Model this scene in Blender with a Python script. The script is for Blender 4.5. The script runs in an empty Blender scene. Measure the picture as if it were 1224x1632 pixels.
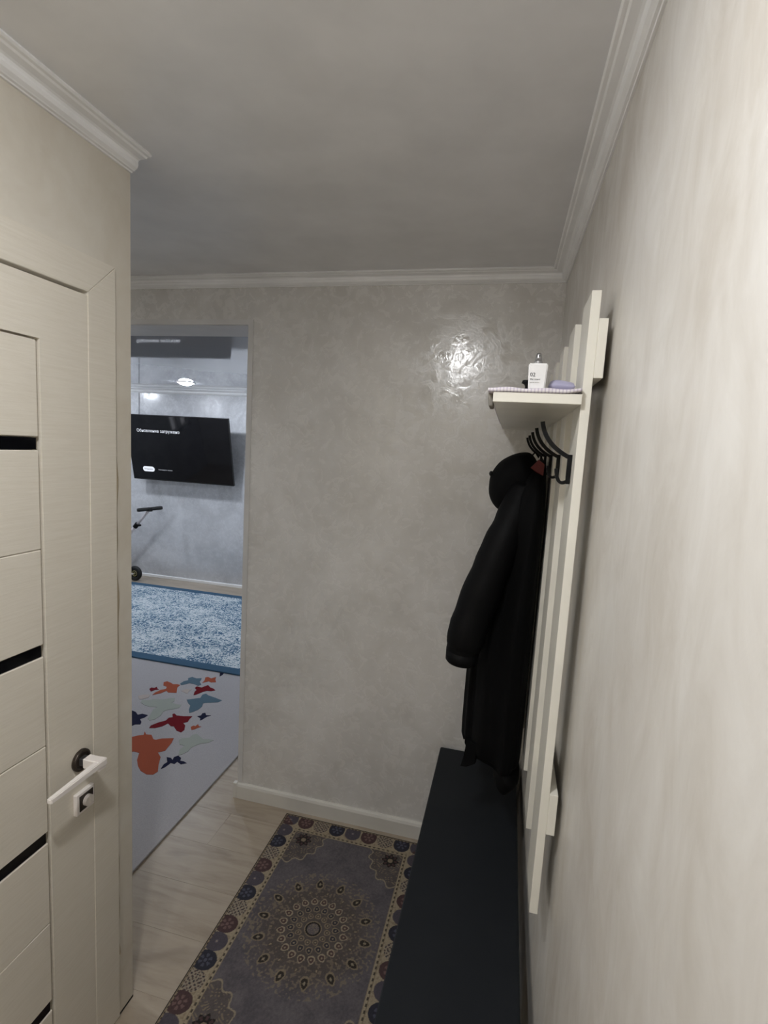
import bpy, bmesh, math, random
import numpy as np
from mathutils import Matrix, Vector

random.seed(7)
rng = np.random.default_rng(11)
scene = bpy.context.scene
COL = scene.collection

# ------------------------------------------------------------------ camera
CAM_H = 1.694
yaw, pitch, roll = math.radians(-13.257), math.radians(-7.075), math.radians(3.287)
fw = Vector((math.sin(yaw) * math.cos(pitch), math.cos(yaw) * math.cos(pitch), math.sin(pitch)))
rt = Vector((math.cos(yaw), -math.sin(yaw), 0.0))
up = rt.cross(fw)
r2 = math.cos(roll) * rt + math.sin(roll) * up
u2 = -math.sin(roll) * rt + math.cos(roll) * up
cam_data = bpy.data.cameras.new('camera')
cam_data.sensor_fit = 'VERTICAL'
cam_data.sensor_height = 36.0
cam_data.lens = 830.1 / 1632.0 * 36.0
cam_data.clip_start = 0.02
cam = bpy.data.objects.new('camera', cam_data)
COL.objects.link(cam)
cam.matrix_world = Matrix(((r2.x, u2.x, -fw.x, 0.0), (r2.y, u2.y, -fw.y, 0.0), (r2.z, u2.z, -fw.z, CAM_H), (0, 0, 0, 1)))
scene.camera = cam

# ------------------------------------------------------------------ world, exposure, lamp strengths
world = bpy.data.worlds.new('world')
scene.world = world
world.use_nodes = True
bg = world.node_tree.nodes['Background']
bg.inputs['Color'].default_value = (0.90, 0.92, 1.0, 1)
bg.inputs['Strength'].default_value = 2.0
vs = scene.view_settings
vs.view_transform = 'Standard'
vs.look = 'None'
vs.exposure = 0.2
vs.gamma = 1.0
vs.use_curve_mapping = False
scene.cycles.use_denoising = True
scene.cycles.max_bounces = 7
scene.cycles.diffuse_bounces = 5
scene.cycles.glossy_bounces = 3
scene.cycles.caustics_reflective = False
scene.cycles.caustics_refractive = False
HALL_LAMP = 540.0            # radiance of the recessed hall lamp lens
HALL_LAMP_COLOR = (0.975, 0.985, 1.0)
ROOM_LAMP = 185.0            # radiance of each living-room downlight
ROOM_LAMP_COLOR = (0.84, 0.905, 1.0)

# ------------------------------------------------------------------ helpers
def link(o, parent=None):
    COL.objects.link(o)
    if parent is not None:
        o.parent = parent
    return o

def tag(o, label=None, cat=None, group=None, kind=None):
    if label: o['label'] = label
    if cat: o['category'] = cat
    if group: o['group'] = group
    if kind: o['kind'] = kind
    return o

def empty(name, loc=(0, 0, 0)):
    o = bpy.data.objects.new(name, None)
    o.location = loc
    o.empty_display_size = 0.05
    return link(o)

def mesh_obj(name, bm, mat, parent=None, smooth=False, kind=None, origin=None):
    me = bpy.data.meshes.new(name)
    bmesh.ops.recalc_face_normals(bm, faces=bm.faces)
    bm.to_mesh(me)
    bm.free()
    if smooth:
        for p in me.polygons: p.use_smooth = True
    if mat is not None: me.materials.append(mat)
    o = bpy.data.objects.new(name, me)
    link(o, parent)
    if parent is not None and parent.type == 'EMPTY':
        o.matrix_parent_inverse = Matrix.Translation(-Vector(parent.location))
    if kind: o['kind'] = kind
    return o

def box(bm, x0, x1, y0, y1, z0, z1, bevel=0.0, seg=1):
    r = bmesh.ops.create_cube(bm, size=1.0)
    vs_ = r['verts']
    for v in vs_:
        v.co.x = x0 + (v.co.x + .5) * (x1 - x0)
        v.co.y = y0 + (v.co.y + .5) * (y1 - y0)
        v.co.z = z0 + (v.co.z + .5) * (z1 - z0)
    if bevel > 0:
        es = list({e for v in vs_ for e in v.link_edges})
        bmesh.ops.bevel(bm, geom=es, offset=bevel, segments=seg, affect='EDGES', profile=.6)
    return bm

def boxes(*bs, bevel=0.0, seg=1):
    bm = bmesh.new()
    for b in bs: box(bm, *b, bevel=bevel, seg=seg)
    return bm

def tube(bm, pts, radii, n=12, cap=True, squash=None):
    """tube along pts; radii scalar or list; squash = (a,b) multiplies the two frame axes"""
    pts = [Vector(p) for p in pts]
    if not hasattr(radii, '__len__'): radii = [radii] * len(pts)
    radii = [float(q) for q in radii]
    a, b = squash or (1, 1)
    rings = []
    ref = None
    for i, p in enumerate(pts):
        t = (pts[min(i + 1, len(pts) - 1)] - pts[max(i - 1, 0)]).normalized()
        if ref is None:
            ref = Vector((0, 1, 0)) if abs(t.y) < .9 else Vector((1, 0, 0))
        n1 = (ref - t * ref.dot(t)).normalized()
        n2 = t.cross(n1)
        ref = n1
        rings.append([bm.verts.new(p + radii[i] * (a * math.cos(k * 2 * math.pi / n) * n1 + b * math.sin(k * 2 * math.pi / n) * n2)) for k in range(n)])
    for r0, r1 in zip(rings, rings[1:]):
        for k in range(n):
            bm.faces.new((r0[k], r0[(k + 1) % n], r1[(k + 1) % n], r1[k]))
    if cap:
        bm.faces.new(rings[0][::-1]); bm.faces.new(rings[-1])
    return bm

def ribbon(bm, pts, th, y0, y1):
    """flat bar following pts in the XZ plane, thickness th, spanning y0..y1"""
    rings = []
    for i, (x, z) in enumerate(pts):
        xa, za = pts[max(i - 1, 0)]; xb, zb = pts[min(i + 1, len(pts) - 1)]
        l = math.hypot(xb - xa, zb - za); nx, nz = -(zb - za) / l, (xb - xa) / l
        h_ = th / 2
        rings.append([bm.verts.new((x + nx * h_, y0, z + nz * h_)), bm.verts.new((x + nx * h_, y1, z + nz * h_)),
                      bm.verts.new((x - nx * h_, y1, z - nz * h_)), bm.verts.new((x - nx * h_, y0, z - nz * h_))])
    for r0, r1 in zip(rings, rings[1:]):
        for k in range(4): bm.faces.new((r0[k], r0[(k + 1) % 4], r1[(k + 1) % 4], r1[k]))
    bm.faces.new(rings[0][::-1]); bm.faces.new(rings[-1])
    return bm

def sweep(profile, fn, s0, s1):
    """extrude an open profile list of (d, z) from s0 to s1; fn(d, z, s) -> point"""
    bm = bmesh.new()
    a = [bm.verts.new(fn(d, z, s0)) for d, z in profile]
    b = [bm.verts.new(fn(d, z, s1)) for d, z in profile]
    n = len(profile)
    for k in range(n):
        bm.faces.new((a[k], a[(k + 1) % n], b[(k + 1) % n], b[k]))
    bm.faces.new(a[::-1]); bm.faces.new(b)
    return bm

def disc(bm, c, r, n=32, axis='Z', depth=0.0):
    """solid disc/cylinder centred at c, thickness depth along axis"""
    ax = {'X': (Vector((0, 1, 0)), Vector((0, 0, 1)), Vector((1, 0, 0))), 'Y': (Vector((1, 0, 0)), Vector((0, 0, 1)), Vector((0, 1, 0))), 'Z': (Vector((1, 0, 0)), Vector((0, 1, 0)), Vector((0, 0, 1)))}[axis]
    c = Vector(c)
    A = [bm.verts.new(c + r * (math.cos(t) * ax[0] + math.sin(t) * ax[1]) - ax[2] * depth / 2) for t in [2 * math.pi * q / n for q in range(n)]]
    if depth == 0:
        bm.faces.new(A); return bm
    B = [bm.verts.new(v.co + ax[2] * depth) for v in A]
    for k in range(n): bm.faces.new((A[k], A[(k + 1) % n], B[(k + 1) % n], B[k]))
    bm.faces.new(A[::-1]); bm.faces.new(B)
    return bm

def torus(bm, c, R, r, axis='Y', n=32, m=10):
    vs_ = []
    for i in range(n):
        t = 2 * math.pi * i / n
        row = []
        for j in range(m):
            p = 2 * math.pi * j / m
            a = (R + r * math.cos(p)); b = r * math.sin(p)
            q = {'Y': (a * math.cos(t), b, a * math.sin(t)), 'X': (b, a * math.cos(t), a * math.sin(t)), 'Z': (a * math.cos(t), a * math.sin(t), b)}[axis]
            row.append(bm.verts.new(Vector(c) + Vector(q)))
        vs_.append(row)
    for i in range(n):
        for j in range(m):
            bm.faces.new((vs_[i][j], vs_[(i + 1) % n][j], vs_[(i + 1) % n][(j + 1) % m], vs_[i][(j + 1) % m]))
    return bm

def text_mesh(name, s, size, mat, parent, M, align='LEFT', extrude=0.0004):
    cu = bpy.data.curves.new(name, 'FONT')
    cu.body = s; cu.size = size; cu.align_x = align; cu.extrude = extrude; cu.resolution_u = 3
    tmp = bpy.data.objects.new(name + '_tmp', cu)
    COL.objects.link(tmp)
    bpy.context.view_layer.update()
    me = bpy.data.meshes.new_from_object(tmp.evaluated_get(bpy.context.evaluated_depsgraph_get()))
    bpy.data.objects.remove(tmp); bpy.data.curves.remove(cu)
    me.transform(M)
    me.materials.clear(); me.materials.append(mat)
    me.name = name
    o = bpy.data.objects.new(name, me)
    link(o, parent)
    if parent.type == 'EMPTY': o.matrix_parent_inverse = Matrix.Translation(-Vector(parent.location))
    return o

# ------------------------------------------------------------------ materials
def s2l(c):
    return tuple(((v / 255) / 12.92 if v / 255 <= .04045 else ((v / 255 + .055) / 1.055) ** 2.4) for v in c)

class Mat:
    def __init__(self, name):
        self.m = bpy.data.materials.new(name)
        self.m.use_nodes = True
        self.nt = self.m.node_tree
        self.b = self.nt.nodes['Principled BSDF']
    def n(self, t, **kw):
        nd = self.nt.nodes.new(t)
        for k, v in kw.items():
            if hasattr(nd, k): setattr(nd, k, v)
            else: nd.inputs[k.replace('_', ' ')].default_value = v
        return nd
    def l(self, a, b): self.nt.links.new(a, b)
    def coords(self, scale=(1, 1, 1), rot=(0, 0, 0), src='Object'):
        tc = self.n('ShaderNodeTexCoord'); mp = self.n('ShaderNodeMapping')
        mp.inputs['Scale'].default_value = scale; mp.inputs['Rotation'].default_value = rot
        self.l(tc.outputs[src], mp.inputs['Vector'])
        return mp.outputs['Vector']
    def noise(self, vec, scale, detail=4, rough=.55, dist=0.0):
        nd = self.n('ShaderNodeTexNoise')
        nd.inputs['Scale'].default_value = scale; nd.inputs['Detail'].default_value = detail
        nd.inputs['Roughness'].default_value = rough; nd.inputs['Distortion'].default_value = dist
        self.l(vec, nd.inputs['Vector'])
        return nd.outputs['Fac']
    def ramp(self, fac, stops, interp='LINEAR'):
        r = self.n('ShaderNodeValToRGB'); cr = r.color_ramp; cr.interpolation = interp
        while len(cr.elements) < len(stops): cr.elements.new(.5)
        for e, (p, c) in zip(cr.elements, stops):
            e.position = p; e.color = (*c, 1) if len(c) == 3 else c
        self.l(fac, r.inputs['Fac'])
        return r.outputs['Color']
    def mrange(self, fac, a, b, lo=0, hi=1):
        r = self.n('ShaderNodeMapRange')
        r.inputs['From Min'].default_value = lo; r.inputs['From Max'].default_value = hi
        r.inputs['To Min'].default_value = a; r.inputs['To Max'].default_value = b
        self.l(fac, r.inputs['Value'])
        return r.outputs['Result']
    def mix(self, fac, a, b, mode='MIX'):
        r = self.n('ShaderNodeMix', data_type='RGBA', blend_type=mode)
        for sock, v in ((r.inputs[0], fac), (r.inputs[6], a), (r.inputs[7], b)):
            if hasattr(v, 'links') or hasattr(v, 'is_linked'): self.l(v, sock)
            elif isinstance(v, (int, float)): sock.default_value = v
            else: sock.default_value = (*v, 1) if len(v) == 3 else v
        return r.outputs[2]
    def math(self, op, a, b=0.0):
        r = self.n('ShaderNodeMath', operation=op)
        for sock, v in ((r.inputs[0], a), (r.inputs[1], b)):
            if isinstance(v, (int, float)): sock.default_value = v
            else: self.l(v, sock)
        return r.outputs[0]
    def color(self, c):
        if isinstance(c, tuple): self.b.inputs['Base Color'].default_value = (*c, 1)
        else: self.l(c, self.b.inputs['Base Color'])
        return self
    def rough(self, v):
        if isinstance(v, (int, float)): self.b.inputs['Roughness'].default_value = v
        else: self.l(v, self.b.inputs['Roughness'])
        return self
    def bump(self, h, strength=.2, dist=.01):
        bn = self.n('ShaderNodeBump'); bn.inputs['Strength'].default_value = strength; bn.inputs['Distance'].default_value = dist
        self.l(h, bn.inputs['Height']); self.l(bn.outputs['Normal'], self.b.inputs['Normal'])
        return self
    def spec(self, v): self.b.inputs['Specular IOR Level'].default_value = v; return self
    def metal(self, v): self.b.inputs['Metallic'].default_value = v; return self
    def emit(self, c, s):
        self.b.inputs['Emission Color'].default_value = (*c, 1); self.b.inputs['Emission Strength'].default_value = s
        return self

def plain(name, c, rough=.5, spec=.5, metal=0.0, grain=0.0, gscale=200):
    m = Mat(name).rough(rough).spec(spec).metal(metal)
    v = m.coords()
    f = m.noise(v, gscale if grain else 6, 3)
    lo = tuple(x * .94 for x in c); hi = tuple(min(1, x * 1.05) for x in c)
    m.color(m.ramp(f, [(.3, lo), (.7, hi)]))
    if grain: m.bump(f, grain, .002)
    return m.m

def plaster(name, ca, cb, rot=(0, 0, 0), stretch=(1, 1, 1), flake=.12, rlo=.16, rhi=.42, spec=.5, crease=True):
    """pearlescent trowelled plaster: cloudy colour, crossed trowel facets, glossy patches"""
    m = Mat(name)
    v = m.coords(stretch, rot)
    cloud = m.noise(v, 2.6, 4, .6, .8)
    fine = m.noise(v, 8, 5, .65, .9)
    both = m.math('ADD', m.math('MULTIPLY', cloud, .68), m.math('MULTIPLY', fine, .32))
    m.color(m.ramp(both, [(.36, cb), (.62, ca)]))
    # trowel facets: creased noise gives flat flakes with sharp edges; gloss varies flake by flake
    hf = m.noise(v, 18, 4, .62, 1.4)
    lf = m.noise(v, 8, 1, .5, .5)
    if crease:
        m.bump(m.math('ADD', m.math('ABSOLUTE', m.math('SUBTRACT', hf, .5)), m.math('MULTIPLY', lf, .4)), flake, .012)
        m.rough(m.mrange(hf, rhi, rlo, .40, .60))
    else:
        m.bump(m.math('ADD', m.math('MULTIPLY', hf, .5), m.math('MULTIPLY', lf, .5)), flake, .012)
        m.rough(m.mrange(fine, rhi, rlo, .3, .7))
    m.spec(spec)
    return m.m

M_far = plaster('plaster_grey_pearl', s2l((222, 220, 217)), s2l((202, 199, 194)), flake=.085, rlo=.08, rhi=.34, spec=.9)
M_right = plaster('plaster_warm_pearl', s2l((217, 214, 209)), s2l((192, 186, 177)), rot=(math.radians(24), 0, 0), stretch=(1, 1.5, .75), flake=.05, rlo=.3, rhi=.5, crease=False)
M_left = plaster('plaster_cream', s2l((216, 211, 200)), s2l((203, 195, 180)), flake=.06, rlo=.3, rhi=.5, crease=False)
M_live = plaster('plaster_cool_white', s2l((214, 215, 218)), s2l((184, 185, 188)), flake=.055, rlo=.10, rhi=.36, spec=.7)
M_ceil = plain('ceiling_satin', s2l((226, 226, 227)), rough=.38, spec=.5)
M_trim = plain('white_moulding', s2l((240, 240, 240)), rough=.45)
m = Mat('gloss_stretch_ceiling').rough(.035).spec(.6); m.color(m.ramp(m.noise(m.coords(), 3, 2), [(.3, s2l((196, 198, 204))), (.7, s2l((200, 202, 208)))])); M_gloss = m.m
M_gloss.node_tree.nodes['Principled BSDF'].inputs['Coat Weight'].default_value = .4
M_gloss.node_tree.nodes['Principled BSDF'].inputs['Coat Roughness'].default_value = .02

M_bead = plain('grey_corner_bead', s2l((206, 204, 202)), rough=.45)
def door_mat():
    m = Mat('door_embossed_white').rough(.42)
    v = m.coords((1, 1.2, 26))
    f = m.noise(v, 9, 6, .65, .5)
    m.color(m.ramp(f, [(.3, s2l((213, 206, 192))), (.7, s2l((222, 216, 204)))]))
    m.bump(f, .12, .002)
    return m.m
M_door = door_mat()
M_rack = plain('white_laminate', s2l((225, 222, 212)), rough=.3)
M_black_glass = plain('black_glass', (.004, .004, .005), rough=.08)
M_black_metal = plain('black_powder_coat', (.003, .003, .0035), rough=.5, spec=.2)
M_white_metal = plain('white_satin_metal', s2l((236, 230, 226)), rough=.3)
M_bronze = plain('dark_bronze', s2l((70, 62, 56)), rough=.4, metal=.6)
M_gap = plain('dark_gap', (.02, .018, .015), rough=.9)
M_steel = plain('brushed_steel', s2l((150, 150, 152)), rough=.3, metal=.9)

def floor_mat():
    m = Mat('pale_oak_laminate').rough(.34)
    oi = m.n('ShaderNodeObjectInfo')
    tc = m.n('ShaderNodeTexCoord')
    off = m.n('ShaderNodeVectorMath', operation='MULTIPLY_ADD')
    m.l(oi.outputs['Random'], off.inputs[0]); off.inputs[1].default_value = (17, 31, 0); m.l(tc.outputs['Object'], off.inputs[2])
    mp = m.n('ShaderNodeMapping'); mp.inputs['Scale'].default_value = (1.0, 7, 1); m.l(off.outputs[0], mp.inputs['Vector'])
    g = m.noise(mp.outputs[0], 3.0, 7, .62, .8)
    mp2 = m.n('ShaderNodeMapping'); mp2.inputs['Scale'].default_value = (1.6, 4, 1); m.l(off.outputs[0], mp2.inputs['Vector'])
    k = m.noise(mp2.outputs[0], 1.7, 3, .5, .6)
    c = m.ramp(g, [(.28, s2l((144, 130, 113))), (.5, s2l((168, 155, 138))), (.75, s2l((180, 168, 152)))])
    c = m.mix(m.mrange(k, 0, .75, .60, .74), c, s2l((122, 110, 98)))
    c = m.mix(m.mrange(oi.outputs['Random'], 0, .25), c, s2l((158, 146, 131)))
    m.color(c); m.bump(g, .04, .002)
    return m.m
M_floor = floor_mat()

# ------------------------------------------------------------------ dimensions
XR = 0.147        # right wall where it meets the end wall
def xr(y): return XR + .009 * (2.10 - y)      # the wall is a hair out of parallel
YF = 2.10         # wall at the end of the hall
YF2 = 2.33        # its other side
XL = -0.976       # left wall with the door
YE = 1.19         # where the left wall ends
ZC = 2.372        # hall ceiling
ZL = 2.21         # living-room ceiling
OX0, OX1 = -2.95, -1.133   # opening to the living room
OZ = 2.181
YL = 5.30         # living-room back wall
XLL = -5.20       # living-room window wall
XLR = -0.45
YB = -1.30        # wall behind the camera
XE = -3.15        # end of the side passage

# ------------------------------------------------------------------ structure
def struct(name, bm, mat, parent=None, smooth=False):
    return tag(mesh_obj(name, bm, mat, parent, smooth), kind='structure')

floor = struct('floor', boxes((XLL - .1, XR + .1, YB - .1, YL + .1, -.12, -.009)), M_gap)
pl_len, pl_w = 1.285, .193
bmp = bmesh.new(); box(bmp, 0, pl_len - .0005, 0, pl_w - .0005, -.009, 0, bevel=.0004)
me_pl = bpy.data.meshes.new('plank'); bmesh.ops.recalc_face_normals(bmp, faces=bmp.faces); bmp.to_mesh(me_pl); bmp.free(); me_pl.materials.append(M_floor)
yy, row = YB, 0
while yy < YL:
    xx = XLL - random.choice((.2, .55, .9, 1.1)) + .06 * (row % 3)
    while xx < XR:
        lim = XLR if yy > YF2 - .1 else XR
        if xx < lim and not (yy + pl_w < 1.2 and xx + pl_len < XL - .2):
            o = bpy.data.objects.new('plank', me_pl); o.location = (xx, yy, 0); link(o, floor)
        xx += pl_len
    yy += pl_w; row += 1

struct('ceiling', boxes((XE - .1, XR + .1, YB - .1, YF, ZC, ZC + .08)), M_ceil)
struct('ceiling_living', boxes((XLL - .1, XLR + .1, YF2, YL + .1, ZL, ZL + .08)), M_gloss)
bm = boxes((XR, XR + .1, YB, YF, 0, ZC))
for v in bm.verts: v.co.x += xr(v.co.y) - XR
struct('wall_right', bm, M_right)
struct('wall_back', boxes((OX1, XR + .1, YF, YF2, 0, ZC), (OX0, OX1, YF, YF2, OZ, ZC), (XLL - .1, OX0, YF, YF2, 0, ZC)), M_far)
DY0, DY1, DZ = .19, 1.05, 2.008          # door opening in the left wall
struct('wall_left', boxes((XL - .11, XL, DY1, YE, 0, ZC), (XL - .11, XL, DY0, DY1, DZ, ZC), (XL - .11, XL, YB, DY0, 0, ZC), (XE, XL - .11, YE - .11, YE, 0, ZC)), M_left)
struct('wall_front', boxes((XL, XR + .1, YB - .1, YB, 0, ZC)), M_left)
struct('wall_passage', boxes((XE - .1, XE, YE - .1, YF, 0, ZC)), M_left)
struct('wall_living_back', boxes((XLL, XLR, YL, YL + .1, 0, ZL)), M_live)
struct('wall_living_right', boxes((XLR, XLR + .1, YF2, YL + .1, 0, ZL)), M_live)
# window wall of the living room: sill, head and two cheeks around one window
WY0, WY1, WZ0, WZ1 = 2.52, 3.06, .80, 2.02
struct('wall_living_left', boxes((XLL - .12, XLL, YF2, YL + .1, 0, WZ0), (XLL - .12, XLL, YF2, YL + .1, WZ1, ZL), (XLL - .12, XLL, YF2, WY0, WZ0, WZ1), (XLL - .12, XLL, WY1, YL + .1, WZ0, WZ1)), M_live)
bm = bmesh.new()
for a in ((WY0, WY0 + .06, WZ0, WZ1), (WY1 - .06, WY1, WZ0, WZ1), (WY0, WY1, WZ0, WZ0 + .06), (WY0, WY1, WZ1 - .06, WZ1), ((WY0 + WY1) / 2 - .05, (WY0 + WY1) / 2 + .05, WZ0, WZ1)):
    box(bm, XLL - .09, XLL - .03, *a)
win = struct('window_1', bm, M_trim)
m = Mat('window_glass').rough(0.0); m.color(m.ramp(m.noise(m.coords(), 2), [(.4, (.95, .97, 1)), (.6, (1, 1, 1))])); m.b.inputs['Transmission Weight'].default_value = 1; m.b.inputs['IOR'].default_value = 1.05; M_pane = m.m
for a, b in ((WY0 + .06, (WY0 + WY1) / 2 - .05), ((WY0 + WY1) / 2 + .05, WY1 - .06)):
    mesh_obj('pane', boxes((XLL - .064, XLL - .058, a, b, WZ0 + .06, WZ1 - .06)), M_pane, win)

# crown mouldings
CP = [(0, 0), (.060, 0), (.062, -.005), (.058, -.0075), (.050, -.0075), (.046, -.0105), (.030, -.0115), (.0245, -.0135), (.0225, -.018), (.0235, -.023), (.021, -.030), (.014, -.0345), (.012, -.0365), (.0065, -.0375), (.005, -.040), (0, -.040)]
def crown(n, fn, s0, s1, zc, scale=1.0):
    return struct('trim_%d' % n, sweep([(d * scale, z * scale) for d, z in CP], lambda d, z, s: fn(d, zc + z, s), s0, s1), M_trim)
crown(1, lambda d, z, s: (XL + d, s, z), YB, YE, ZC)
crown(2, lambda d, z, s: (xr(s) - d * .9, s, z), YB, YF, ZC)
crown(3, lambda d, z, s: (s, YF - d, z), XE, XR, ZC)
crown(4, lambda d, z, s: (s, YL - d, z), XLL, XLR, ZL, 1.35)
# corner bead round the opening to the living room
def bead(x0, x1, z0, z1): return (x0, x1, YF - .003, YF + .004, z0, z1)
struct('trim_5', boxes(bead(OX1 - .002, OX1 + .022, .075, OZ + .02), bead(OX0, OX1 - .002, OZ - .001, OZ + .02), (OX1 - .0025, OX1 + .001, YF, YF + .03, .075, OZ)), M_bead)
struct('trim_8', boxes((OX0, OX1 - .003, YF + .004, YF2, OZ - .003, OZ)), M_bead)
# baseboards
BP = [(0, 0), (.016, 0), (.016, .060), (.012, .070), (.005, .074), (0, .074)]
M_base = plain('worn_white_baseboard', s2l((212, 209, 202)), rough=.45)
bb = struct('baseboard_back', sweep(BP, lambda d, z, s: (s, YF - d, z), OX1 - .014, XR), M_base)
mesh_obj('baseboard_return', sweep(BP, lambda d, z, s: (OX1 - d, s, z), YF - .002, YF2), M_base, bb)
mesh_obj('end_cap', boxes((OX1 - .018, OX1 + .002, YF - .018, YF + .004, 0, .076), bevel=.002), M_base, bb)
struct('baseboard_living', sweep([(d * .9, z * .42) for d, z in BP], lambda d, z, s: (s, YL - d, z), XLL, XLR), M_trim)
# shallow pier left of the television
struct('trim_6', boxes((XLL, -4.235, YL - .012, YL, 1.25, ZL - .05)), M_live)

# ------------------------------------------------------------------ lamps
def downlight(x, y, zc, strength, color, label, r=.045, dome=0.0):
    t = empty('downlight', (x, y, zc))
    bm = bmesh.new(); torus(bm, (x, y, zc - .002), r + .010, .006, 'Z', 32, 8)
    mesh_obj('ring', bm, M_white_metal, t, True)
    e = Mat('lamp_lens').emit(color, strength)
    e.color((.9, .9, .9))
    bm = bmesh.new(); disc(bm, (x, y, zc - .004), r, 28, 'Z', .006)
    if dome:
        bm.free(); bm = bmesh.new()
        tube(bm, [(x, y, zc - .001 - dome * math.sin(a)) for a in (0, .3, .6, .9, 1.2, 1.45)], [r * math.cos(a) for a in (0, .3, .6, .9, 1.2, 1.45)], 28)
    mesh_obj('lens', bm, e.m, t, bool(dome))
    return tag(t, label, 'lamp', 'recessed ceiling lamps')
downlight(-.40, .24, ZC, HALL_LAMP * .95, HALL_LAMP_COLOR, 'recessed round lamp in the hall ceiling above the white door', .045, .02)
downlight(-.50, -.75, ZC, HALL_LAMP * .6, HALL_LAMP_COLOR, 'unseen fill lamp added in the hall ceiling behind the camera')  # added out of view to even out the light on the end wall
downlight(-2.65, 1.62, ZC, HALL_LAMP * .45, HALL_LAMP_COLOR, 'unseen fill lamp added in the ceiling of the side passage')  # added out of view to keep the passage side from going dim
downlight(-3.12, 4.56, ZL, ROOM_LAMP, ROOM_LAMP_COLOR, 'glowing round downlight in the glossy ceiling above the television', .07, .03)
for x, y, w in ((-4.65, 4.56, 'left of the television'), (-1.59, 4.56, 'right of the television'), (-4.65, 3.1, 'nearest the window')):
    downlight(x, y, ZL, ROOM_LAMP, ROOM_LAMP_COLOR, 'round downlight in the glossy ceiling, ' + w, .07, .03)

# ------------------------------------------------------------------ door with handle
D = struct('door_1', boxes((XL - .050, XL - .012, DY0 + .006, DY1 - .008, .008, DZ - .008)), M_door)
def dpart(name, bm, mat, parent=D): return mesh_obj(name, bm, mat, parent)
FX = XL + .0035
PY0, PY1 = .33, .910
dpart('stile', boxes((XL - .012, FX, PY1 + .006, DY1 - .0055, .008, 1.878)), M_door)
dpart('stile', boxes((XL - .012, FX, DY0 + .006, PY0 - .006, .008, 1.878)), M_door)
ptop = 1.874
dpart('top_rail', boxes((XL - .012, FX, DY0 + .006, DY1 - .0055, ptop + .004, DZ - .008)), M_door)
dpart('bottom_rail', boxes((XL - .012, FX, PY0 - .006, PY1 + .006, .008, .085), bevel=.0025), M_door)
zs = [1.660, 1.202, .747, .300]
edges = [ptop] + zs + [.090]
for i, z in enumerate(zs):
    dpart('glass_strip', boxes((XL - .012, FX - .0035, PY0, PY1 - .005, z - .0125, z + .0125)), M_black_glass)
for i in range(5):
    hi = edges[i] - (.0135 if i else 0); lo = edges[i + 1] + (.0135 if i < 4 else 0)
    cuts = [lo, (lo + hi) / 2, hi] if 0 < i < 4 else [lo, hi]
    for a, b in zip(cuts, cuts[1:]):
        dpart('panel', boxes((XL - .012, FX - .0015, PY0, PY1, a + .0005, b - .0005), bevel=.002), M_door)
CX = XL + .005
bm = bmesh.new()   # casing: two uprights and a head with mitred corners
def mitre(bm, pts):
    a = [bm.verts.new((XL - .02, y, z)) for y, z in pts]; b = [bm.verts.new((CX, y, z)) for y, z in pts]
    n = len(pts)
    for k in range(n): bm.faces.new((a[k], a[(k + 1) % n], b[(k + 1) % n], b[k]))
    bm.faces.new(a[::-1]); bm.faces.new(b)
    bmesh.ops.bevel(bm, geom=[e for e in bm.edges if all(v in b for v in e.verts)], offset=.001, segments=2, affect='EDGES')
    return bm
ci, co_, zi, zo = DY1 - .005, DY1 + .082, DZ - .001, DZ + .080
ci2, co2 = DY0 + .004, DY0 - .082
cas = tag(mesh_obj('trim_7', mitre(bmesh.new(), [(ci, 0.004), (co_, 0.004), (co_, zo), (ci, zi)]), M_door), kind='structure')
mesh_obj('casing_head', mitre(bmesh.new(), [(ci + .0005, zi + .0008), (co_ - .0005, zo + .0008), (co2, zo), (ci2, zi)]), M_door, cas)
mesh_obj('casing_upright', mitre(bmesh.new(), [(ci2, 0.004), (ci2, zi), (co2, zo), (co2, 0.004)]), M_door, cas)
# old sealant smeared along the casing's outer edge, and a dark strip painted as the shadow gap at the floor
bm = bmesh.new(); prev = None
for k in range(81):
    z = .20 + 1.62 * k / 80
    w = .004 + .010 * max(0, math.sin(z * 5.1 + 1) * .5 + math.sin(z * 17) * .3 + math.sin(z * 41) * .25)
    cur = [bm.verts.new((XL + .0002, co_ - .002, z)), bm.verts.new((XL + .0022, co_ + w * .4, z)), bm.verts.new((XL + .0004, co_ + w, z))]
    if prev:
        for q in range(2): bm.faces.new((prev[q], prev[q + 1], cur[q + 1], cur[q]))
    prev = cur
mesh_obj('sealant', bm, plain('aged_sealant', s2l((176, 162, 138)), rough=.6), cas)
mesh_obj('floor_gap_shade', boxes((XL - .02, XL + .0012, co_, YE + .001, .0002, .006)), M_gap, cas)
# lever handle
hy, hz = 1.004, .884
bm = bmesh.new(); disc(bm, (FX + .003, hy, hz), .027, 36, 'X', .006)
torus(bm, (FX + .005, hy, hz), .022, .004, 'X', 36, 8)
H = dpart('door_handle', bm, M_bronze)
dpart('collar', boxes((FX + .004, FX + .020, hy - .010, hy + .010, hz - .010, hz + .010), bevel=.002), M_steel, H)
bm = bmesh.new()
box(bm, FX + .018, FX + .066, hy - .0125, hy + .0125, hz - .0125, hz + .0125, bevel=.002)
hl = dpart('lever', bm, M_white_metal, H)
bm = bmesh.new()
pr = [(FX + .050, hy + .0135), (FX + .068, hy + .0135), (FX + .064, hy - .145), (FX + .052, hy - .147)]
lo = [bm.verts.new((x, y, hz - .005 - .0 * k)) for k, (x, y) in enumerate(pr)]; hi = [bm.verts.new((x, y, hz + .0125 - (.005 if k > 1 else 0))) for k, (x, y) in enumerate(pr)]
for k in range(4): bm.faces.new((lo[k], lo[(k + 1) % 4], hi[(k + 1) % 4], hi[k]))
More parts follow.
